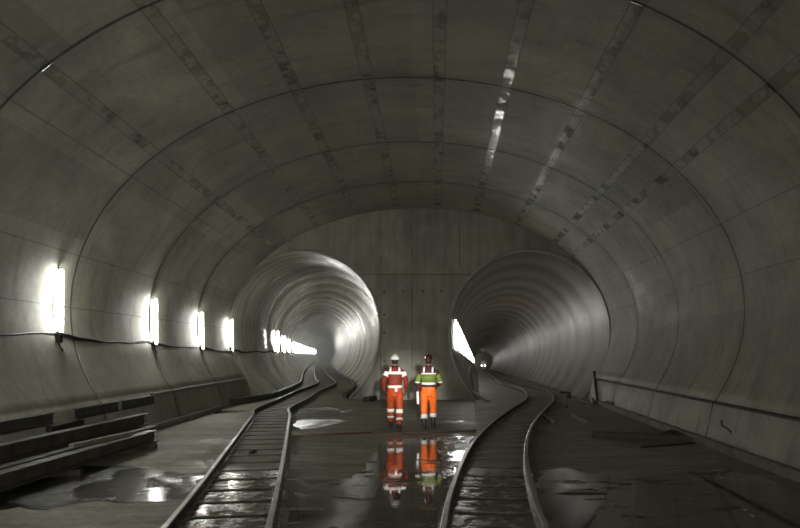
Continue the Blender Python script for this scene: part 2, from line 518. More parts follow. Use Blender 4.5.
# ------------------------------------------------------------------ bores
def integ(slopes):
    """slopes: list of (z, dx/dz) -> x offset function from z=25"""
    tab = []; x = 0.0; z = 25.0; dz = .5
    def s(zz):
        for (a, sa), (b_, sb) in zip(slopes, slopes[1:]):
            if a <= zz <= b_: return sa + (sb - sa) * (zz - a) / (b_ - a)
        return slopes[-1][1]
    while z < 300: tab.append(x); x += s(z + dz / 2) * dz; z += dz
    def f(zz):
        if zz <= 25: return 0.0
        t = (zz - 25) / dz; i = min(int(t), len(tab) - 2); return tab[i] + (tab[i + 1] - tab[i]) * (t - i)
    return f
fxl = integ([(25, 0), (40, -.19), (60, -.17), (100, -.15), (300, -.15)])
fxr = integ([(25, .078), (300, .078)])
fhl = integ([(25, 0), (34, -.003), (300, -.004)])
fhr = integ([(25, 0), (31, -.02), (300, -.02)])
def XL(z): return CL[0] + fxl(z)
def XR(z): return CR[0] + fxr(z)
def bore(name, fx, fh, cc, r, mat, z1, collar):
    bm = bmesh.new(); uvl = bm.loops.layers.uv.new('UVMap')
    PITCH = 4.0
    seg = 80; z = ZW - .02; rings = []; R_ = random.Random(len(name))
    def ring(z, rad):
        cx = cc[0] + fx(z); cz = cc[1] + fh(z)
        rings.append([(bm.verts.new((cx + rad * math.cos(2 * PI * k / seg), z, cz + rad * sn(2 * PI * k / seg))),
                       (2 * PI * k / seg * r, z)) for k in range(seg)])
    i = 0
    while z < z1:
        d0 = R_.uniform(-.01, .01)
        for k in range(10):
            t_ = k / 10; ring(z + t_ * PITCH, r - .06 * math.sin(PI * t_) ** 1.3 + d0 * math.sin(PI * t_))
        z += PITCH; i += 1
    for a, b in zip(rings, rings[1:]):
        for k in range(seg):
            k2 = (k + 1) % seg
            q = (a[k], a[k2], b[k2], b[k])
            f = bm.faces.new([v for v, _ in q]); f.smooth = True
            for j, (l, (_, uv)) in enumerate(zip(f.loops, q)):
                u = uv[0] if not (k2 == 0 and j in (1, 2)) else 2 * PI * r
                l[uvl].uv = (u, uv[1])
    bmesh.ops.recalc_face_normals(bm, faces=bm.faces)
    bmesh.ops.reverse_faces(bm, faces=bm.faces)
    o = struct(name, bm, mat)
    return o, z
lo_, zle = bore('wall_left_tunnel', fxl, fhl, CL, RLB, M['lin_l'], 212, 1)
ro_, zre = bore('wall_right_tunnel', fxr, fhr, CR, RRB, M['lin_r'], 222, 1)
def bulkhead(name, fx, fh, cc, r, z):
    bm = bmesh.new()
    vs = [bm.verts.new((cc[0] + fx(z) + (r + .1) * math.cos(2 * PI * k / 48), z, cc[1] + fh(z) + (r + .1) * sn(2 * PI * k / 48))) for k in range(48)]
    bm.faces.new(vs); struct(name, bm, M['collar'])
bulkhead('wall_left_tunnel_end', fxl, fhl, CL, RLB, 206); bulkhead('wall_right_tunnel_end', fxr, fhr, CR, RRB, 216)
# rounded pale collars around the mouths
def inside(cc, r, t):
    x = cc[0] + (r + .1) * math.cos(t); h = cc[1] + (r + .1) * sn(t)
    if h < -.02: return False
    L, R = LR(ZW); c = (L + R) / 2; a = (R - L) / 2
    lim = a * math.sqrt(max(0, 1 - ((h - HC) / (BU if h > HC else BL)) ** 2))
    return abs(x - c) < lim
def collar(name, cc, r):
    bm = bmesh.new(); seg = 96; rings = []
    prof = [(-.03, .06), (-.03, -.02), (-.01, -.045), (.05, -.045), (.085, -.02), (.09, .05)]
    for k in range(seg):
        t = 2 * PI * k / seg
        if not inside(cc, r, t): rings.append(None); continue
        rings.append([bm.verts.new((cc[0] + (r + a) * math.cos(t), ZW + b, cc[1] + (r + a) * sn(t))) for a, b in prof])
    for k in range(seg):
        a, b = rings[k], rings[(k + 1) % seg]
        if a is None or b is None: continue
        for j in range(len(prof)):
            bm.faces.new((a[j], a[(j + 1) % len(prof)], b[(j + 1) % len(prof)], b[j]))
    bmesh.ops.recalc_face_normals(bm, faces=bm.faces)
    return struct(name, bm, M['collar'], True)
collar('trim_1', CL, RLB - .02); collar('trim_2', CR, RRB - .02)
# flat track bed inside each bore
def bed(name, fx, fh, cc, r, z1):
    bm = bmesh.new(); prev = None
    hw = math.sqrt(r * r - (cc[1] - .1) ** 2) + .02
    z = ZW - .1
    while z < z1:
        vs = [bm.verts.new((cc[0] + fx(z) + t * hw, z, fh(z) + hh)) for t, hh in ((-1.78, .02), (-1.2, .0), (-.4, 0), (.4, 0), (1.2, .0), (1.78, .02))]
        if prev:
            for k in range(5): bm.faces.new((prev[k], prev[k + 1], vs[k + 1], vs[k]))
        prev = vs; z += 1.6
    struct(name, bm, M['floor'])
bed('floor_left_tunnel', fxl, fhl, CL, RLB, 205); bed('floor_right_tunnel', fxr, fhr, CR, RRB, 215)

# ------------------------------------------------------------------ tracks
LP = [(158, 528), (201, 482), (228, 449), (243, 430), (254.6, 413.6), (256.5, 408), (281, 398), (300, 390), (313, 379.5)]
LQ = [(271, 528), (277, 482), (282, 449), (284.5, 430), (288, 412), (286.5, 407.5), (305, 397.5), (315, 390), (324.5, 380)]
RP = [(439, 528), (447, 496), (463, 458), (479, 437), (499, 418), (518, 405), (528.5, 397), (527, 390), (519, 384.5)]
RQ = [(551, 528), (537, 496), (526.5, 460), (524, 439), (529.5, 423), (541, 409), (551, 400), (550, 394), (541, 387.5)]
HR = .17
def centre(P, Q):
    out = []
    for (a, y), (b, y2) in zip(P, Q):
        pa, pb = gp(a, y, HR), gp(b, y2, HR); c = (pa + pb) / 2
        out.append((c.x, c.y))
    return out
cl = centre(LP, LQ); cr = centre(RP, RQ)
def build_path(cpts, X, fh, z1, blend0):
    x0, y0 = cpts[0]; x1, y1 = cpts[1]
    sl = (x1 - x0) / (y1 - y0)
    pts = [(x0 - sl * 4.5 - (.5 if sl < 0 else -.0), 1.8), (x0 - sl * 2, y0 - 2)] + cpts
    z = cpts[-1][1] + 8
    while z < z1: pts.append((X(z), z)); z += 8
    P = catmull([Vector((x, z, fh(z))) for x, z in pts], 8)
    return P
pathL = build_path(cl[:-1], XL, fhl, 203, 0)
pathR = build_path(cr, XR, fhr, 214, 0)
print('centre L', [(round(a, 2), round(b, 1)) for a, b in cl]); print('centre R', [(round(a, 2), round(b, 1)) for a, b in cr])
SLH = .022
def offset_path(P, d, dz=0.0):
    out = []
    for i, p in enumerate(P):
        a = P[max(0, i - 1)]; b = P[min(len(P) - 1, i + 1)]
        t = (b - a); t.z = 0; t.normalize()
        out.append(p + Vector((t.y, -t.x, 0)) * d + Vector((0, 0, dz)))
    return out
RAILP = [(-.055, 0), (.055, 0), (.055, .012), (.010, .03), (.010, .088), (.034, .098), (.034, .118), (.024, .126), (-.024, .126), (-.034, .118), (-.034, .098), (-.010, .088), (-.010, .03), (-.055, .012)]
RAILM = [0] * 14
for k in (5, 6, 7, 8, 9): RAILM[k] = 1
RAILM[5] = 0; RAILM[9] = 0
def arc_walk(P, step, start=0.0):
    out = []; acc = 0.0; nxt = start
    for a, b in zip(P, P[1:]):
        L = (b - a).length
        while nxt <= acc + L:
            t = (nxt - acc) / L
            out.append((a + (b - a) * t, (b - a).normalized())); nxt += step
        acc += L
    return out
def sleeper_bm(R_, L=1.5, w=.16):
    bm = bmesh.new()
    box(bm, (-L / 2, -w / 2, 0), (L / 2, w / 2, SLH), bev=.008)
    for v in bm.verts: v.co += Vector((R_.uniform(-.004, .004), R_.uniform(-.006, .006), 0))
    return bm
def clip_bm():
    bm = bmesh.new()
    for s in (-1, 1):
        for q in (-1, 1):
            box(bm, (s * .5 + q * .085 - .03, -.045, SLH), (s * .5 + q * .085 + .03, .045, SLH + .028), bev=.006)
            r = bmesh.ops.create_cone(bm, cap_ends=True, segments=6, radius1=.014, radius2=.014, depth=.03)
            for v in r['verts']: v.co += Vector((s * .5 + q * .085, 0, SLH + .04))
    return bm
def track(path, label, step, w, L):
    t = empty('rail_track', path[0]); tag(t, label, 'railway track', 'rail tracks')
    base = path[0].copy()
    P = [p - base for p in path]
    for s in (-1, 1):
        bm = bmesh.new()
        sweep(bm, offset_path(P, s * .5, SLH), RAILP, mats=RAILM)
        bmesh.ops.recalc_face_normals(bm, faces=bm.faces)
        link('rail', bm, [M['railside'], M['railtop']], t)
    proto = None; pc = None
    R_ = random.Random(3)
    sp = arc_walk(P, step, 1.5)
    for i, (p, d) in enumerate(sp[:98]):
        if proto is None:
            proto = link('sleeper', sleeper_bm(R_, L, w), M['sleeper'], t); o = proto
        else:
            o = proto.copy(); C.objects.link(o); o.parent = t
        o.location = p + Vector((0, 0, .001)); o.rotation_euler = (0, 0, math.atan2(-d.x, d.y) + R_.uniform(-.02, .02))
    bm = bmesh.new()
    for p, d in sp[98:]:
        a = math.atan2(-d.x, d.y)
        box(bm, (-L / 2, -w / 2, 0), (L / 2, w / 2, SLH), Matrix.Translation(p) @ Matrix.Rotation(a, 4, 'Z'))
    if sp[98:]:
        o = link('sleeper', bm, M['sleeper'], t); o['kind'] = 'stuff'
    return t
track(pathL, 'rail track curving past the stacked steel beams into the strip-lit tunnel', .72, .56, 1.16)
track(pathR, 'S-bent rail track running beside the puddle into the right-hand tunnel', .74, .57, 1.16)

# ------------------------------------------------------------------ kerbs along the bores and hall
def run(name, pts, w, h, mat, label, cat, group=None, bev=True, n=6, z0=0.0):
    P = catmull([Vector(p) for p in pts], n)
    b = w / 2; c = min(.02, w / 5)
    prof = [(-b, 0), (b, 0), (b, h - c), (b - c, h), (-b + c, h), (-b, h - c)]
    bm = bmesh.new(); base = P[0].copy()
    sweep(bm, [p - base for p in P], prof)
    bmesh.ops.recalc_face_normals(bm, faces=bm.faces)
    o = link(name, bm, mat); o.location = base
    return tag(o, label, cat, group)
def bh(cc, r, off):  # height of the bore surface at lateral offset
    return .06
run('kerb', [(LR(z)[0] + .120 * (LR(z)[1] - LR(z)[0]) / 2 + .07, z, 0) for z in (12.6, 14.5, 16.5, 18.5, 20.6)], .14, .16, M['kerb'],
    'concrete kerb running from the far end of the beam stack', 'kerb')
for off, lab in ((-1.5, 'long dark kerb rail under the wall lamps inside the strip-lit tunnel'), (1.5, 'dark kerb rail beside the middle wall inside the strip-lit tunnel')):
    run('kerb_rail', ([(gp(230, 406).x, gp(230, 406).y, .03)] if off < 0 else []) + [(XL(z) + off, z, bh(CL, RLB, off) + fhl(z) - .06) for z in (25.8, 30, 36, 42, 50, 60, 70, 85, 100, 130)], .16, .22, M['steel'], lab, 'kerb rail', 'kerb rails inside the tunnels')
for off, lab in ((1.6, 'dark kerb rail on the outer side of the right-hand tunnel'),):
    run('kerb_rail', [(XR(z) + off, z, bh(CR, RRB, off) + fhr(z) - .06) for z in (25.8, 30, 36, 42, 50, 60, 80, 110)], .16, .2, M['steel'], lab, 'kerb rail', 'kerb rails inside the tunnels')
pr = [gp(603, 405), gp(640, 414), gp(690, 431), gp(740, 449), gp(800, 474)]
d_ = (pr[-1] - pr[-2]).normalized(); pr.append(pr[-1] + d_ * 3)
def rfix(p):
    L, R = LR(p.y); c = (L + R) / 2; a = (R - L) / 2
    return Vector((min(p.x, c + a * .880 - .09), p.y, 0))
run('kerb', [rfix(p) for p in pr], .15, .15, M['kerb'], 'concrete kerb running along the foot of the unlit wall', 'kerb')

# ------------------------------------------------------------------ wall lamps
def batten(length=1.2, mat='tube', glow=.038):
    """root at the wall, lamp faces +X"""
    t = empty('wall_lamp')
    bm = bmesh.new(); box(bm, (0, -.04, -length / 2 - .03), (.045, .04, length / 2 + .03), bev=.01)
    link('housing', bm, M['housing'], t)
    bm = bmesh.new()
    loft(bm, [((.16, 0, z), r, r, (1, 0, 0), (0, 1, 0)) for z, r in ((-length / 2, glow * .6), (-length / 2 + .02, glow), (length / 2 - .02, glow), (length / 2, glow * .6))], 14)
    link('lamp_tube', bm, M[mat], t, True)
    bm = bmesh.new()
    for s in (-1, 1): box(bm, (.02, -.03, s * (length / 2 + .02) - .012), (.18, .03, s * (length / 2 + .02) + .012), bev=.004)
    link('end_cap', bm, M['black'], t)
    return t
def dup(root, loc, rot, label, deep=True):
    r = root.copy(); C.objects.link(r); r.location = loc; r.rotation_euler = rot
    if label: r['label'] = label
    for ch in list(root.children):
        c = ch.copy(); C.objects.link(c); c.parent = r
    return r
protoL = batten(1.2, 'tube'); tag(protoL, 'x', 'lamp', 'strip lamps down the cable-hung wall')
first = True
labL = ['strip lamp on the curved wall, largest and first in the row above the beams',
        'second strip lamp from the beam stack on the curved wall',
        'third strip lamp from the beam stack, just before the tunnel mouth',
        'fourth strip lamp from the beam stack, right at the tunnel mouth',
        'first strip lamp inside the left tunnel past its mouth',
        'second strip lamp inside the left tunnel past its mouth',
        'third strip lamp inside the left tunnel past its mouth']
def wall_x_left(z, h):
    L, R = LR(z); c = (L + R) / 2; a = (R - L) / 2
    if h >= HC: return c - a * math.sqrt(1 - ((h - HC) / BU) ** 2)
    return c - a * math.sqrt(1 - ((HC - h) / BL) ** 2)
lampz = [ZJ - .7 + 4.6 * k for k in range(-3, 0, 2)] + [12.5, 17.3, 21.3, 25.0]
hz = {13.2: 2.88}
vis = 0
for z in lampz:
    h = {12.5: 2.84, 17.3: 2.66, 21.3: 2.54, 25.0: 2.50}.get(z, 2.9)
    x = wall_x_left(z, h) + .02
    if z < 12: lab = 'strip lamp on the same wall behind the viewpoint, out of the picture'
    else: lab = labL[vis]; vis += 1
    tilt = math.atan2(h - HC, 14)
    if first:
        o = protoL; first = False; o.location = (x, z, h); o['label'] = lab
    else: o = dup(protoL, (x, z, h), (0, tilt, 0), lab)
    if z < 12: o['group'] = 'strip lamps behind the viewpoint'
z = 37.0
i = 0
protoT = batten(1.2, 'tube_l'); tag(protoT, 'x', 'lamp', 'strip lamps inside the left tunnel'); firstT = True
while z < 203:
    h = 2.46 + fhl(z); x = XL(z) - math.sqrt(RLB ** 2 - .3 ** 2) + .02
    lab = labL[4 + i] if i < 3 else 'small strip lamp in the bright merging row deep inside the left tunnel'
    slope = math.atan2(fxl(z + 1) - fxl(z - 1), 2)
    if firstT: o = protoT; firstT = False; o.location = (x, z, h); o.rotation_euler = (0, 0, -slope); o['label'] = lab
    else: o = dup(protoT, (x, z, h), (0, 0, -slope), lab)
    if i >= 3: o['group'] = 'merging lamps deep inside the left tunnel'
    z += 11.0 if z < 60 else 4.5
    i += 1
protoR = batten(1.15, 'tube_r', .04); tag(protoR, 'x', 'lamp', 'merging strip lamps inside the right tunnel')
z = 25.75; i = 0; first = True
while z < 214:
    h = 2.55 + fhr(z); x = XR(z) - math.sqrt(RRB ** 2 - .15 ** 2) + .03
    lab = 'strip lamp at the near edge of the right tunnel mouth, tallest of its glaring row' if i == 0 else 'strip lamp in the glaring merged row inside the right tunnel'
    if first: o = protoR; first = False; o.location = (x, z, h); o.rotation_euler = (0, 0, -.078); o['label'] = lab
    else: o = dup(protoR, (x, z, h), (0, 0, -.078), lab)
    if i == 0: del o['group']
    elif i == 1: pass
    z += 2.5 if z < 60 else (5.0 if z < 110 else (9.0 if z < 185 else 3.0)); i += 1
for o in list(C.objects):
    if o.type == 'EMPTY' and o.name.startswith('wall_lamp') and str(o.get('label', '')).startswith('strip lamp in the glaring'):
        o['group'] = 'merging strip lamps inside the right tunnel'

# cable slung along the lamp wall
bm = bmesh.new()
pts = []
zz = 3.0
R_ = random.Random(5)
while zz < 26:
    ph = ((zz - 12.5) / 4.5) % 1.0
    sag = -.10 * 4 * ph * (1 - ph)
    hh = 2.20 - max(0, zz - 12) * .02 + sag + R_.uniform(-.015, .015)
    pts.append(Vector((wall_x_left(zz, hh) + .022, zz, hh))); zz += .45
while zz < 90:
    ph = ((zz - ZJ) / 4.0) % 1.0
    hh = 1.92 - .10 * 4 * ph * (1 - ph) + fhl(zz)
    pts.append(Vector((XL(zz) - math.sqrt(RLB ** 2 - (CL[1] - 1.9) ** 2) + .07, zz, hh))); zz += .8
for off in ((0, 0), (.02, .035)):
    tube(bm, [p + Vector((off[0], 0, off[1])) for p in pts], .02, 7)
c_ = link('power_cable', bm, M['cable'], smooth=True); tag(c_, 'dark twin cable slung along the wall beneath the strip lamps', 'cable')
# junction boxes with a short drop cable under each lamp
for k, z in enumerate([12.5, 17.3, 21.3, 24.95]):
    h = 2.11 - .08 * k * .6
    x = wall_x_left(z, h)
    t = empty('junction_box', (x + .01, z + .02, h))
    tag(t, ['junction box under the largest strip lamp', 'junction box under the second strip lamp from the beams', 'junction box under the third strip lamp from the beams', 'junction box under the strip lamp at the tunnel mouth'][k], 'junction box', 'junction boxes on the cable')
    bm = bmesh.new(); box(bm, (0, -.06, -.08), (.1, .06, .08), bev=.01); link('box_body', bm, M['black'], t)
    bm = bmesh.new(); tube(bm, [(.05, 0, .07), (.06, .03, .10), (.03, .01, .19)], .012, 6); link('drop_cable', bm, M['cable'], t, True)
    bm = bmesh.new(); tube(bm, [(.05, 0, -.07), (.08, .0, -.16), (.11, .04, -.22), (.07, .1, -.24)], .014, 6); link('hook', bm, M['cable'], t, True)

# ------------------------------------------------------------------ steel beams, lower left
def ibeam(a, b, w, h, label, group='steel beams stacked by the curved wall', mat='beam', roll=0, name='steel_beam', tf=.018):
    a = Vector(a); b = Vector(b); L = (b - a).length
    bm = bmesh.new(); t = tf; k = w / 2; tw = .012
    prof = [(-k, 0), (k, 0), (k, t), (tw, t + .01), (tw, h - t - .01), (k, h - t), (k, h), (-k, h), (-k, h - t), (-tw, h - t - .01), (-tw, t + .01), (-k, t)]
    sweep(bm, [Vector((0, L * i / 6, 0)) for i in range(7)], prof)
    bmesh.ops.recalc_face_normals(bm, faces=bm.faces)
    o = link(name, bm, M[mat]); d = b - a
    o.location = a; o.rotation_euler = (math.asin(d.z / L), 0, math.atan2(-d.x, d.y))
    return tag(o, label, 'beam', group)
def bar(name, a, b, w, h, mat, label, cat, group=None, bev=.006):
    a = Vector(a); b = Vector(b); L = (b - a).length
    bm = bmesh.new(); box(bm, (-w / 2, 0, 0), (w / 2, L, h), bev=bev)
    o = link(name, bm, M[mat]); d = b - a
    o.location = a; o.rotation_euler = (math.asin(max(-1, min(1, d.z / L))), 0, math.atan2(-d.x, d.y))
    return tag(o, label, cat, group)
# dunnage
for k, z in enumerate((9.6, 12.3)):
    bar('bearer_timber', (-6.16, z, 0), (-5.15, z + .12, 0), .12, .10, 'timber', ['timber bearer under the near half of the beam stack', 'timber bearer under the far end of the beam stack'][k], 'timber', 'bearers under the beam stack')
ibeam((-5.42, 7.7, .102), (-5.34, 12.75, .102), .2, .22, 'lowest outer steel beam of the stack, beside the puddle')
ibeam((-5.69, 7.9, .102), (-5.67, 13.5, .102), .2, .22, 'lowest middle steel beam of the stack')
ibeam((-5.95, 8.2, .102), (-5.98, 13.6, .102), .2, .22, 'lowest inner steel beam of the stack, by the wall')
ibeam((-5.97, 8.4, .324), (-5.95, 13.7, .324), .2, .23, 'topmost steel beam of the stack, its pale top flange lit')
bar('packing_timber', (-5.62, 10.3, .324), (-5.42, 11.9, .324), .10, .07, 'plank', 'pale timber packer lying on the lower beams beside the topmost beam', 'timber')
# long sections on the wall ledge
def lx(z): 
    L, R = LR(z); c = (L + R) / 2; a = (R - L) / 2
    return c - a * .888
for k, (z0, z1) in enumerate(((9.6, 11.05), (11.8, 13.55), (13.75, 15.5))):
    a = (lx(z0) + .03, z0, .62); b = (lx(z1) + .03, z1, .62)
    ibeam(a, b, .10, .2, ['dark steel section on the wall ledge, cut off by the picture edge', 'longest dark steel section on the wall ledge', 'dark steel section on the wall ledge, last before bare ledge'][k], 'steel sections on the wall ledge', 'steel', name='steel_section', tf=.014)
bar('timber_board', (lx(11.1) + .06, 10.9, .50), (lx(12.1) + .06, 12.0, .50), .10, .1, 'timber', 'short dark board beneath the steel sections on the wall ledge', 'board')
# rusty ledge strip on both walls (formwork batten)
run('ledge_batten', [(LR(z)[1] + (LR(z)[0] - LR(z)[1]) * .0 - ((LR(z)[1] - LR(z)[0]) / 2) * .098, z, .81) for z in (4, 8, 12, 16, 20, 24.6)], .09, .05, M['timber'],
    'thin dark batten along the ledge of the unlit wall', 'batten')

run('ledge_batten', [(LR(z)[0] + ((LR(z)[1] - LR(z)[0]) / 2) * .098, z, .81) for z in (15.7, 17, 18.5, 20, 22, 24.6)], .07, .04, M['timber'],
    'thin dark batten along the ledge below the strip lamps', 'batten')
# ------------------------------------------------------------------ right side clutter
a = gp(592, 437); b = gp(687, 441)
bar('timber_baulk', a, b, .16, .13, 'timber', 'long dark timber baulk lying across the floor by the kerb', 'timber')
a = gp(640, 447); b = gp(692, 443)
bar('timber_board', a + Vector((0, -.1, 0)), b + Vector((0, -.1, 0)), .07, .03, 'timber', 'thin dark lath on the wet floor in front of the long baulk', 'board')
bar('timber_offcut', gp(543, 417), gp(553, 423.5), .10, .09, 'plank', 'pale timber offcut lying next to the S-bent track', 'timber', 'timber offcuts')
bar('timber_offcut', gp(574, 417), gp(587, 423.5), .10, .09, 'plank', 'pale timber offcut between the S-bent track and the baulk', 'timber', 'timber offcuts')
p = gp(566, 407)
t = empty('trestle', p); tag(t, 'small wooden trestle standing at the right-hand tunnel mouth', 'trestle')
bm = bmesh.new(); box(bm, (-.035, -.03, 0), (.035, .03, .46), bev=.005); link('post', bm, M['plank'], t)
bm = bmesh.new(); box(bm, (-.20, -.03, .46), (.16, .03, .52), bev=.005); link('cross_bar', bm, M['timber'], t)
bm = bmesh.new(); box(bm, (-.03, -.22, 0), (.03, .22, .05), bev=.005); link('foot', bm, M['timber'], t)
bar('plank', gp(572, 397, .12) * 1, gp(592, 404, .02), .12, .03, 'plank', 'pale plank sloping down beside the trestle at the tunnel mouth', 'plank')
bar('prop', (6.12, 23.2, .02), (6.45, 24.95, 1.05), .09, .09, 'steel', 'steel prop leaning up the collar of the right-hand tunnel', 'prop')
bm = bmesh.new(); tube(bm, catmull([gp(593, 405, .04), gp(592, 398, .10), gp(589, 391, .25), gp(594, 385, .5)], 6), .05, 10)
tag(link('bent_pipe', bm, M['plank'], smooth=True), 'pale bent pipe rising by the foot of the leaning prop', 'pipe')
bar('timber_board', gp(606, 406.5) + Vector((0, 0, .152)), gp(614, 409) + Vector((0, 0, .152)), .1, .05, 'black', 'small black block on the kerb next to the bent pipe', 'block')
# rubble on the sloping ledge, right
def lump(name, p, s, mat, label, cat, seed=1, group=None):
    bm = bmesh.new(); bmesh.ops.create_icosphere(bm, subdivisions=3, radius=1)
    for v in bm.verts:
        k = 1 + .35 * noise.noise(v.co * 1.7 + Vector((seed * 3.1, 0, 0))) + .12 * noise.noise(v.co * 5)
        v.co = Vector((v.co.x * s[0] * k, v.co.y * s[1] * k, max(-.25 * s[2], v.co.z * s[2] * k) + .25 * s[2]))
    o = link(name, bm, M[mat], smooth=False); o.location = p
    return tag(o, label, cat, group)
p = gp(708, 436); lump('rubble_heap', rfix(p) + Vector((-.14, 0, .0)), (.26, .35, .1), 'timber', 'dark heap of rubble against the kerb of the unlit wall', 'rubble', 2)
def slopept(z, h):
    L, R = LR(z); c = (L + R) / 2; a = (R - L) / 2
    return Vector((c + a * (.880 + (.025) * h / .78), z, h))
q = slopept(12.2, .42)
bm = bmesh.new(); tube(bm, catmull([(.02, -.25, -.14), (-.02, 0, .0), (-.05, .12, .03), (-.03, .2, .12)], 6), .018, 8)
o = link('bent_reinforcing_bar', bm, M['steel'], smooth=True); o.location = q + Vector((-.02, 0, 0)); tag(o, 'bent bar end sticking out of the sloping ledge of the unlit wall', 'bar')
# floor debris
stones = [(397, 497, 'dark stone in the puddle between the tracks, closest to the front'), (301, 515, 'dark stone at the puddle edge by the outer rail'), (253, 454, 'scrap of wood between the rails of the beam-side track'), (752, 517, 'small pale stone in the dark puddle at the picture corner'), (745, 511, 'tiny pale stone near the corner of the dark puddle')]
for k, (x, y, lab) in enumerate(stones):
    p = gp(x, y); s = .045 if k != 2 else .06
    s = s if k < 3 else .028
    lump('stone', p + Vector((0, 0, .006 if k != 2 else .022)), (s, s * (2.4 if k == 2 else 1), s * .8), 'timber' if k < 3 else 'kerb', lab, 'stone', k + 4, 'scattered stones')
# silt bars standing out of the right pool
for k, (x, y, sx, sy, lab) in enumerate(((582, 494, .34, .10, 'dark oval silt bar standing out of the pool beside the S-bent track'),)):
    lump('silt_bar', gp(x, y) + Vector((0, 0, .001)), (sx, sy, .012), 'timber', lab, 'silt', k + 11)
# thin pipe across the floor between the tracks
bm = bmesh.new(); tube(bm, [gp(289, 436.5, .02), gp(330, 434, .02), gp(372, 432.2, .02)], .018, 8)
tag(link('thin_pipe', bm, simple('brownish_pipe', (.22, .13, .07), .5), smooth=True), 'thin brownish pipe lying across the floor between the left track and the workers', 'pipe')
bm = bmesh.new(); tube(bm, [gp(402, 433.5, .02), gp(440, 431.6, .02), gp(476, 430.4, .02)], .018, 8)
tag(link('thin_pipe', bm, M['plank'], smooth=True), 'thin pale pipe across the floor just behind the puddle and the workers', 'pipe')
# gangway / handrail at the right-hand tunnel's inner side
t = empty('handrail_fence', (1.25, 24.9, 0)); tag(t, 'pale steel handrail leading into the right-hand tunnel below the glaring lamps', 'handrail')
for k in range(6):
    bm = bmesh.new(); x = .44 + k * .12; y = .4 + k * 1.6
    tube(bm, [(x + .15, y, 0), (x, y, 1.15)], .025, 8); link('upright', bm, M['kerb'], t, True)
for hh in (1.13, .7):
    bm = bmesh.new(); tube(bm, [(.44, .4, hh), (.44 + .6, .4 + 8, hh)], .022, 8); link('handrail', bm, M['kerb'], t, True)
bm = bmesh.new(); tube(bm, [(.5, -1.2, .03), (.42, .4, 1.13)], .022, 8); link('handrail', bm, M['kerb'], t, True)
bar('ramp_board', gp(472, 392, .25), gp(489, 402, .02), .16, .05, 'kerb', 'pale board sloping down from the walkway to the floor', 'board')
bar('steel_box', gp(366, 402), gp(374, 400), .25, .18, 'black', 'low dark box at the foot of the middle wall beside the left tunnel', 'box')

# far vehicles ---------------------------------------------------------
def wagon(loc, rz, label):
    t = empty('works_wagon', loc, rz); tag(t, label, 'wagon')
    bm = bmesh.new(); box(bm, (-.6, 0, .45), (.6, 3.4, .62), bev=.02); link('chassis', bm, M['steel'], t)
    bm = bmesh.new(); box(bm, (-.66, .1, .62), (.66, 3.3, 1.35), bev=.04)
    for k in range(5): box(bm, (-.56 + k * .26, .07, .66), (-.50 + k * .26, .10, 1.3))
    link('body', bm, M['wagon'], t)
    for x in (-.5, .5):
        for y in (.7, 2.7):
            bm = bmesh.new(); loft(bm, [((x - .05, y, .36), .2, .2, (0, 1, 0), (0, 0, 1)), ((x + .05, y, .36), .2, .2, (0, 1, 0), (0, 0, 1))], 20)
            link('wheel', bm, M['black'], t)
    bm = bmesh.new(); box(bm, (-.08, -.12, .48), (.08, 0, .58), bev=.01); link('coupler', bm, M['black'], t)
    return t
z = 118; wagon((XL(z), z, fhl(z)), math.atan(.14), 'pale works wagon on the rails far down the strip-lit tunnel')
z = 205
w = wagon((XR(z), z, fhr(z)), -.078, 'pale works train with lamps at the far end of the right-hand tunnel')
bm = bmesh.new(); box(bm, (-.8, .2, 1.35), (.8, 2.6, 2.6), bev=.08); link('cab', bm, M['wagon'], w)
for x in (-.5, .5):
    bm = bmesh.new(); bmesh.ops.create_uvsphere(bm, u_segments=12, v_segments=8, radius=.13)
    for v in bm.verts: v.co += Vector((x, .02, 1.1))
    link('headlamp', bm, M['lampw'], w, True)

# ------------------------------------------------------------------ puddles
def puddle(name, px, mat, label, h=.006, wob=.06, sub=7, cat='puddle', seed=0):
    P = [gp(x, y) for x, y in px]
    pts = []
    n = len(P)
    for i in range(n):
        a, b = P[i], P[(i + 1) % n]
        k = max(2, int((b - a).length / .12))
        for j in range(k): pts.append(a.lerp(b, j / k))
    bm = bmesh.new(); out = []
    c = sum(pts, Vector()) / len(pts)
    for p in pts:
        q = p + Vector((noise.noise(p * 1.7 + Vector((seed, 0, 0))) * wob * 3 + noise.noise(p * 6) * wob, noise.noise(p * 1.5 + Vector((9, seed, 0))) * wob * 4 + noise.noise(p * 5 + Vector((4, 4, 0))) * wob * 1.2, 0))
        out.append(q)
    vs = [bm.verts.new((q.x, q.y, h)) for q in out]
    lo = [bm.verts.new((q.x, q.y, .0005)) for q in out]
    es = [bm.edges.new((a, b)) for a, b in zip(vs, vs[1:] + vs[:1])]
    bmesh.ops.triangle_fill(bm, use_beauty=True, edges=es)
    for k in range(len(vs)):
        k2 = (k + 1) % len(vs)
        bm.faces.new((lo[k], lo[k2], vs[k2], vs[k]))
    bmesh.ops.recalc_face_normals(bm, faces=bm.faces)
    o = link(name, bm, M[mat])
    return tag(o, label, cat, 'puddles on the floor')
puddle('puddle', [(284, 580), (286, 524), (288, 480), (325, 480), (352, 478), (366, 468), (374, 452), (378, 441), (398, 437), (440, 436), (469, 437), (462, 452), (450, 478), (443, 500), (436, 535), (428, 580)],
       'water', 'mirror-like puddle between the tracks reflecting the two workers', seed=1, wob=.03)
puddle('puddle', [(538, 478), (534, 469), (560, 467), (582, 472), (600, 476), (640, 476), (668, 477), (690, 470), (722, 468), (748, 474), (800, 480), (900, 500), (900, 580), (575, 580), (552, 525), (541, 500)],
       'water', 'wide dark puddle between the S-bent track and the unlit wall', seed=2, wob=.08)
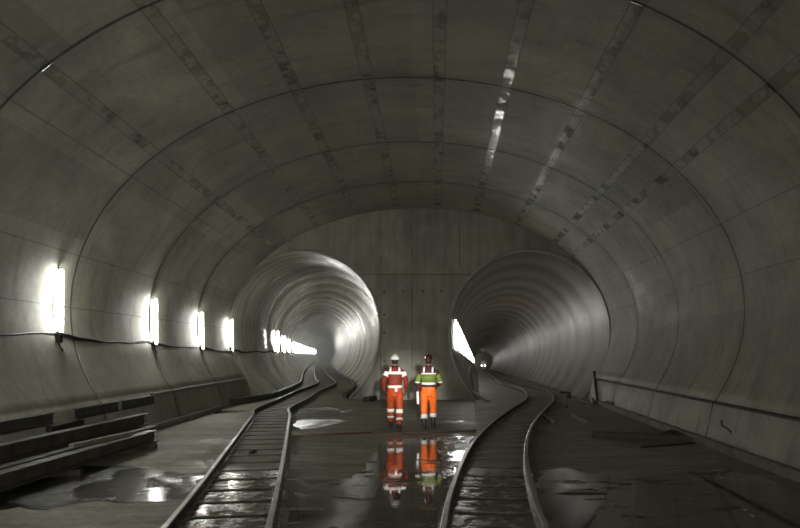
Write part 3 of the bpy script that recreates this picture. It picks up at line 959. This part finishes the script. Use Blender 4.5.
puddle('puddle', [(-40, 520), (-40, 480), (20, 466), (100, 466), (145, 467), (185, 473), (206, 474), (190, 490), (168, 501), (100, 501), (75, 505), (50, 510), (10, 509)],
       'mud', 'glinting shallow puddle between the beam stack and the left track', seed=3, wob=.05)
puddle('puddle', [(190, 520), (206, 482), (213, 477), (262, 480), (272, 481), (268, 520), (262, 570), (160, 570)],
       'mud', 'glistening wet silt between the rails of the left track', seed=4, wob=.012)
puddle('puddle', [(462, 500), (474, 475), (482, 466), (523, 466), (527, 480), (538, 515), (560, 575), (447, 575)],
       'water', 'still water lying between the rails of the S-bent track', seed=5, wob=.01)
puddle('puddle', [(438, 438), (455, 437), (474, 437), (468, 448), (462, 460), (452, 474), (441, 480), (437, 468), (444, 458), (436, 448)], 'mud', 'added rough water sheet widening the lamp glint against the S-bent track', seed=12, wob=.04, h=.010)  # extra sheet laid on the puddle, shaped to spread the lamp reflection
puddle('puddle', [(292, 425), (300, 420), (330, 419), (345, 421), (330, 426), (300, 430)], 'mud', 'small bright wet patch behind the thin brownish pipe', seed=6, wob=.05)
puddle('puddle', [(258, 416), (276, 411), (290, 409), (330, 407), (345, 410), (300, 414), (284, 418)], 'mud', 'wet patch across the left track where its rails kink', seed=7, wob=.05)
puddle('puddle', [(338, 410), (352, 409), (356, 411), (342, 413)], 'mud', 'smallest wet patch, alone right of the rail kink', seed=8, wob=.03)
puddle('puddle', [(205, 412), (245, 410), (248, 412), (215, 414)], 'mud', 'thin wet streak between the kerb and the kinked rails', seed=9, wob=.03)

# ------------------------------------------------------------------ people
M['skin'] = simple('skin', (.35, .19, .13), .5, 0, .1, 20, .03)
M['hair'] = simple('dark_hair', (.02, .015, .012), .6, 0, .2, 40, .2)
M['redor'] = simple('orange_red_workwear', (.20, .021, .006), .7, 0, .22, 12, .25)
M['orange'] = simple('bright_orange_workwear', (.80, .15, .012), .65, 0, .15, 12, .25)
M['dorange'] = simple('deep_orange_workwear', (.42, .055, .008), .7, 0, .22, 12, .25)
M['maroon'] = simple('maroon_cloth', (.06, .009, .008), .7, 0, .25, 14, .25)
M['green'] = simple('yellow_green_panel', (.15, .21, .035), .65, 0, .15, 14, .2)
M['silver'] = simple('silver_reflective_tape', (.92, .92, .90), .35, 0, .06, 20, .05)
M['helw'] = simple('white_helmet_shell', (.78, .77, .72), .3, 0, .05, 10, 0)
M['helm'] = simple('maroon_helmet_shell', (.055, .008, .008), .3, 0, .1, 10, 0)
M['glove'] = simple('dark_glove', (.03, .028, .025), .7, 0, .2, 20, .1)
M['boot'] = simple('dark_boot_rubber', (.028, .032, .045), .4, 0, .2, 12, .05)
M['paper'] = simple('white_paper', (.85, .85, .83), .6, 0, .04, 10, .02)
X_, Y_, Z_ = (1, 0, 0), (0, 1, 0), (0, 0, 1)

def limb_secs(pts, radii, flat=1.0):
    """round sections square to a bent chain of joints"""
    pts = [Vector(p) for p in pts]; out = []
    for i, (p, r) in enumerate(zip(pts, radii)):
        a = pts[max(0, i - 1)]; b = pts[min(len(pts) - 1, i + 1)]
        d = (b - a).normalized()
        ax = d.cross(Vector(Y_)).normalized() if abs(d.y) < .95 else Vector(X_)
        ay = ax.cross(d).normalized()
        out.append((p, r, r * flat, ax, ay))
    return out
def sub(pts, radii, n=4):
    P = catmull(pts, n); R = []
    for i in range(len(radii) - 1):
        for k in range(n): R.append(radii[i] + (radii[i + 1] - radii[i]) * k / n)
    R.append(radii[-1]); return P, R
def person(loc, rz, label, look):
    t = empty('person', loc, rz); tag(t, label, 'person', 'workers walking towards the tunnels')
    S = look
    def remesh(o, v):
        m = o.modifiers.new('r', 'REMESH'); m.mode = 'VOXEL'; m.voxel_size = v; m.use_smooth_shade = True
        s = o.modifiers.new('s', 'SMOOTH'); s.iterations = 4; s.factor = .5
    # joints (facing +Y, feet on z = 0)
    hipz = .90
    legs = {}
    for s in (-1, 1):
        fy = S['stride'] * s; lift = S['lift'] if s == S['liftside'] else 0.0
        legs[s] = [Vector((s * .095, 0, hipz)), Vector((s * .105, .05 + fy * .45 + (.03 if lift else 0), .50 + lift * .3)), Vector((s * .105, fy, .10 + lift))]
    arms = {}
    for s in (-1, 1):
        e, w_ = S['arms'][s]
        arms[s] = [Vector((s * .165, -.01, 1.405)), Vector(e), Vector(w_)]
    def leg(bm, s, extra, n=4, a=0.0, b=1.0):
        P, R = sub(legs[s], [.088 + extra, .062 + extra, .048 + extra], 8)
        m = len(P) - 1; i0 = int(round(a * m)); i1 = int(round(b * m))
        loft(bm, limb_secs(P, R)[i0:i1 + 1], 18)
    def arm(bm, s, extra, a=0.0, b=1.0):
        P, R = sub(arms[s], [.058 + extra, .044 + extra, .031 + extra], 8)
        m = len(P) - 1; i0 = int(round(a * m)); i1 = int(round(b * m))
        loft(bm, limb_secs(P, R)[i0:i1 + 1], 16)
    TOR = [(.80, .115, .10), (.88, .158, .118), (.95, .168, .122), (1.03, .152, .108), (1.12, .150, .106), (1.22, .165, .115), (1.32, .182, .12), (1.40, .185, .112), (1.455, .145, .092), (1.49, .075, .068)]
    def torso(bm, extra, z0, z1):
        secs = []
        zs = [z0] + [q[0] for q in TOR if z0 < q[0] < z1] + [z1]
        for z in zs:
            for (a, ra, rb), (b, sa, sb) in zip(TOR, TOR[1:]):
                if a <= z <= b:
                    k = (z - a) / (b - a); rx = ra + (sa - ra) * k; ry = rb + (sb - rb) * k; break
            secs.append(((0, 0, z), rx + extra, ry + extra, X_, Y_))
        loft(bm, secs, 28, .9)
    # --- body
    bm = bmesh.new()
    torso(bm, -.012, .80, 1.49)
    loft(bm, [((0, .0, 1.42), .075, .07, X_, Y_), ((0, .005, 1.50), .056, .058, X_, Y_), ((0, .015, 1.58), .054, .058, X_, Y_)], 16)
    head = [(1.535, .035, .045, .045), (1.555, .052, .068, .03), (1.60, .066, .086, .018), (1.65, .074, .095, .012), (1.70, .073, .096, .006), (1.745, .060, .080, .004), (1.772, .035, .05, .002)]
    loft(bm, [((0, yo + .008, z), rx, ry, X_, Y_) for z, rx, ry, yo in head], 22)
    # nose, brow, lips, ears, chin
    loft(bm, [((0, .105, 1.665), .008, .010, X_, Y_), ((0, .122, 1.635), .013, .016, X_, Y_), ((0, .118, 1.622), .012, .01, X_, Y_)], 10)
    loft(bm, [((-.022, .104, 1.593), .006, .006, Y_, Z_), ((0, .110, 1.594), .008, .008, Y_, Z_), ((.022, .104, 1.593), .006, .006, Y_, Z_)], 8)
    for s in (-1, 1):
        loft(bm, [((s * .072, .012, 1.645), .016, .026, Y_, Z_), ((s * .086, .004, 1.648), .018, .030, Y_, Z_), ((s * .090, .002, 1.648), .012, .022, Y_, Z_)], 12)
        loft(bm, [((s * .03, .096, 1.668), .014, .008, X_, Z_), ((s * .03, .108, 1.668), .006, .004, X_, Z_)], 10)
        leg(bm, s, -.012); arm(bm, s, -.012)
    o = link('body', bm, M['skin'], t, True); remesh(o, .009)
    # hands: palm, four bent fingers, thumb
    for s in (-1, 1):
        w_ = arms[s][2]; d = (arms[s][2] - arms[s][1]).normalized()
        ax = d.cross(Vector(X_)).normalized()            # fore-aft axis of the hand
        if ax.y < 0: ax = -ax
        nx = Vector((-s, 0, 0)); nx = (nx - d * nx.dot(d)).normalized()   # towards the thigh
        bm = bmesh.new()
        loft(bm, [(w_ - d * .01, .024, .019, ax, nx), (w_ + d * .02, .034, .017, ax, nx), (w_ + d * .07, .043, .016, ax, nx), (w_ + d * .095, .040, .014, ax, nx)], 14)
        for k, L in enumerate((.078, .088, .082, .062)):
            b0 = w_ + d * .085 + ax * (.030 - .020 * k)
            P = [b0, b0 + d * L * .45 + nx * .008, b0 + d * L * .78 + nx * .028, b0 + d * L * .95 + nx * .050]
            P, R = sub(P, [.0095, .009, .008, .006], 2); loft(bm, limb_secs(P, R), 8)
        b0 = w_ + d * .022 + ax * .026
        P = [b0, b0 + d * .03 + ax * .028, b0 + d * .058 + ax * .034 + nx * .01, b0 + d * .082 + ax * .030 + nx * .02]
        P, R = sub(P, [.014, .012, .0105, .007], 2); loft(bm, limb_secs(P, R), 8)
        o = link('hand', bm, M[S['hand']], t, True); remesh(o, .005)
    # --- jacket (torso + sleeves) and its panels
    bm = bmesh.new(); torso(bm, .012, 1.0, 1.48)
    for s in (-1, 1): arm(bm, s, .014, 0, .96)
    o = link('jacket', bm, M[S['jacket']], t, True); remesh(o, .012)
    bm = bmesh.new(); loft(bm, [((0, -.004, 1.45), .085, .078, X_, Y_), ((0, .0, 1.49), .078, .075, X_, Y_), ((0, .004, 1.535), .072, .072, X_, Y_)], 20); link('collar', bm, M['maroon'], t, True)
    bm = bmesh.new(); torso(bm, .010, .80, 1.06)
    for s in (-1, 1): leg(bm, s, .020, a=0, b=S['hem'])
    o = link('trousers', bm, M[S['trousers']], t, True); remesh(o, .012)
    def tband(name, z0, z1, mat, ex=.019):
        bm = bmesh.new(); torso(bm, ex, z0, z1); link(name, bm, M[mat], t, True)
    def aband(name, a, b, mat, ex=.022):
        for s in (-1, 1):
            bm = bmesh.new(); arm(bm, s, ex, a, b); link(name, bm, M[mat], t, True)
    def lband(a, b, mat='silver', ex=.027):
        for s in (-1, 1):
            bm = bmesh.new(); leg(bm, s, ex, a=a, b=b); link('trouser_band', bm, M[mat], t, True)
    if S['kind'] == 'red':
        tband('chest_band', 1.33, 1.395, 'silver'); aband('sleeve_band', .08, .24, 'silver', .020)
        tband('waist_band', 1.01, 1.065, 'silver', .021)
        lband(.52, .6); lband(.76, .84)
        # hanging tape end at the back of the belt
        bm = bmesh.new(); box(bm, (.005, -.16, .93), (.05, -.15, 1.03)); link('tape_end', bm, M['silver'], t)
    else:
        tband('green_panel', 1.12, 1.32, 'green', .018); aband('sleeve_panel', .18, .5, 'green', .020)
        tband('chest_band', 1.32, 1.35, 'silver', .022); tband('waist_band', 1.07, 1.12, 'silver', .022)
        aband('sleeve_band', .5, .58, 'silver'); lband(.66, .8)
    for s in (-1, 1):
        bm = bmesh.new()   # shoulder straps, front to back over the shoulder
        P = [(s * .10, -.138, 1.33), (s * .105, -.128, 1.42), (s * .10, -.06, 1.482), (s * .10, .06, 1.478), (s * .10, .12, 1.42), (s * .10, .137, 1.33)]
        P = catmull(P, 4)
        sweep(bm, P, [(-.022, -.003), (.022, -.003), (.022, .006), (-.022, .006)])
        bmesh.ops.recalc_face_normals(bm, faces=bm.faces)
        link('shoulder_strap', bm, M['silver'], t)
    # --- boots
    for s in (-1, 1):
        k, a = legs[s][1], legs[s][2]
        bm = bmesh.new()
        top = a.lerp(k, .62)
        loft(bm, limb_secs([top, a.lerp(k, .3), a, a + Vector((0, .0, -.03))], [.068, .060, .054, .056]), 16)
        base = a.z - .10
        tip = .06 if a.z > .12 else 0
        secs = []
        for y, rx, rz_, zc in ((-.075, .028, .03, .045), (-.06, .040, .05, .055), (0, .044, .058, .062), (.06, .048, .05, .052), (.12, .052, .038, .042), (.17, .046, .03, .034), (.195, .025, .02, .028)):
            secs.append((Vector((a.x, a.y + y, base + zc - (y * tip))), rx, rz_, Vector(X_), Vector(Z_)))
        loft(bm, secs, 16, .8)
        o = link('boot', bm, M['boot'], t, True); remesh(o, .011)
        bm = bmesh.new()
        secs = [(Vector((a.x, a.y + y, base + .012 - y * tip)), rx, .011, Vector(X_), Vector(Z_)) for y, rx in ((-.08, .03), (-.06, .045), (0, .042), (.06, .046), (.13, .056), (.18, .046), (.2, .025))]
        loft(bm, secs, 12, .6); link('sole', bm, M['black'], t)
    # --- hair + helmet
    bm = bmesh.new(); loft(bm, [((0, -.012, 1.56), .050, .052, X_, Y_), ((0, -.008, 1.61), .074, .09, X_, Y_), ((0, -.002, 1.66), .081, .099, X_, Y_), ((0, -.002, 1.70), .078, .098, X_, Y_)], 20); 
    o = link('hair', bm, M['hair'], t, True)
    bm = bmesh.new(); secs = []
    for k in range(9):
        ph = PI / 2 * k / 8.3
        secs.append(((0, .008, 1.675 + .125 * math.sin(ph)), .105 * math.cos(ph), .128 * math.cos(ph), X_, Y_))
    loft(bm, secs, 28)
    loft(bm, [((0, .012, 1.668), .118, .145, X_, Y_), ((0, .01, 1.682), .112, .138, X_, Y_), ((0, .008, 1.688), .103, .126, X_, Y_)], 28)
    loft(bm, [((0, .13, 1.676), .07, .055, X_, Y_), ((0, .13, 1.684), .068, .052, X_, Y_)], 18)
    P = [(0, -.12, 1.70), (0, -.08, 1.775), (0, 0, 1.806), (0, .09, 1.78), (0, .13, 1.71)]
    tube(bm, catmull([Vector(p) for p in P], 4), .012, 8)
    h = link('helmet', bm, M[S['helmet']], t, True)
    if S['kind'] == 'red':
        bm = bmesh.new(); loft(bm, [((0, .008, 1.69), .1075, .131, X_, Y_), ((0, .008, 1.735), .096, .118, X_, Y_)], 28); link('helmet_band', bm, M['silver'], h, True)
    else:
        bm = bmesh.new(); box(bm, (-.085, -.105, 1.70), (-.06, -.085, 1.74), bev=.004); link('lamp_clip', bm, M['silver'], h)
    return t
def feet(px, py):
    return gp(px, py)
pl = feet(395, 430.5)
person(pl, .03, 'person in red-orange workwear with a white helmet, walking away beside the pool',
       dict(kind='red', stride=-.13, lift=.05, liftside=-1, arms={-1: ((-.262, -.05, 1.15), (-.25, .06, .93)), 1: ((.262, -.02, 1.15), (.245, .10, .94))},
            hand='glove', jacket='redor', trousers='dorange', helmet='helw', hem=.92))
pr_ = feet(428.5, 429)
p2 = person(pr_, -.05, 'person in maroon helmet, green-banded jacket and bright orange trousers, holding something white',
       dict(kind='green', stride=.10, lift=.03, liftside=1, arms={-1: ((-.255, -.04, 1.14), (-.235, -.01, .90)), 1: ((.275, .0, 1.16), (.20, .14, 1.02))},
            hand='glove', jacket='maroon', trousers='orange', helmet='helm', hem=.80))
# rolled drawing in the second worker's left hand
bm = bmesh.new()
tube(bm, [(0, 0, 0), (.012, .01, -.30)], .032, 16)
tube(bm, [(0, 0, .002), (.012, .01, -.302)], .022, 12)
o = link('rolled_paper', bm, M['paper'], smooth=False)
o.location = Vector(pr_) + Vector((-.262, -.01, .90)); tag(o, 'white paper roll held low by the worker in the maroon helmet', 'paper roll')

# ------------------------------------------------------------------ damp haze deep in the left bore
m = bpy.data.materials.new('tunnel_haze'); m.use_nodes = True; nt = m.node_tree; nt.nodes.clear()
o_ = nt.nodes.new('ShaderNodeOutputMaterial'); v_ = nt.nodes.new('ShaderNodeVolumePrincipled')
v_.inputs['Density'].default_value = .013; v_.inputs['Color'].default_value = (.95, .97, 1, 1); v_.inputs['Anisotropy'].default_value = .3
nt.links.new(v_.outputs[0], o_.inputs['Volume'])
bm = bmesh.new(); secs = []
z = 44.0
while z < 204:
    secs.append(((XL(z), z, CL[1] + fhl(z)), RLB - .12, RLB - .12, (1, 0, 0), (0, 0, 1))); z += 6
loft(bm, secs, 32)
bmesh.ops.recalc_face_normals(bm, faces=bm.faces)
HZ = link('haze', bm, m); HZ['kind'] = 'stuff'; HZ['label'] = 'pale damp haze glowing far down the left tunnel'; HZ['category'] = 'haze'
# ------------------------------------------------------------------ lights, world
def spot(loc, tgt, power, size, blend, col=(1, .97, .9), rad=.12, name='work_light'):
    l = bpy.data.lights.new(name, 'SPOT'); l.energy = power; l.spot_size = size; l.spot_blend = blend; l.color = col; l.shadow_soft_size = rad
    o = bpy.data.objects.new(name, l); C.objects.link(o); o.location = loc
    d = Vector(tgt) - Vector(loc); o.rotation_euler = d.to_track_quat('-Z', 'Y').to_euler()
    return o
def area(loc, tgt, power, size, col=(1, .97, .88)):  # unseen fill added behind the camera to lift the hall's ambient light
    l = bpy.data.lights.new('fill_light', 'AREA'); l.energy = power; l.size = size; l.color = col; l.spread = math.radians(64)
    o = bpy.data.objects.new('fill_light', l); C.objects.link(o); o.location = loc
    o.rotation_euler = (Vector(tgt) - Vector(loc)).to_track_quat('-Z', 'Y').to_euler()
area((3.6, -8.5, 3.0), (-6.2, 13, 1.2), 75, 1.2)
area((-4.2, -9.5, 3.2), (3.0, 22, 2.0), 45, 1.2)
spot((.6, -.4, 2.5), (-.3, 15.6, 1.1), 11000, math.radians(8.5), 1.0)
w = bpy.data.worlds.new('World'); sc.world = w; w.use_nodes = True
w.node_tree.nodes['Background'].inputs[0].default_value = (.03, .03, .028, 1)
w.node_tree.nodes['Background'].inputs[1].default_value = .3

cam = bpy.data.cameras.new('Camera'); co = bpy.data.objects.new('Camera', cam); C.objects.link(co)
cam.sensor_width = 36; cam.lens = F / 800 * 36
co.location = (0, 0, CAMH); co.rotation_euler = (PI / 2, 0, 0)
cam.shift_x = -(VX - 400) / 800; cam.shift_y = (VY - 264) / 800
cam.clip_end = 500; cam.clip_start = .05
sc.camera = co
sc.view_settings.view_transform = 'Standard'; sc.view_settings.look = 'None'
sc.view_settings.gamma = 1; sc.view_settings.use_curve_mapping = False
sc.view_settings.exposure = 0.3
sc.cycles.use_light_tree = True
sc.cycles.max_bounces = 10; sc.cycles.diffuse_bounces = 6; sc.cycles.glossy_bounces = 5
sc.cycles.sample_clamp_indirect = 4.0
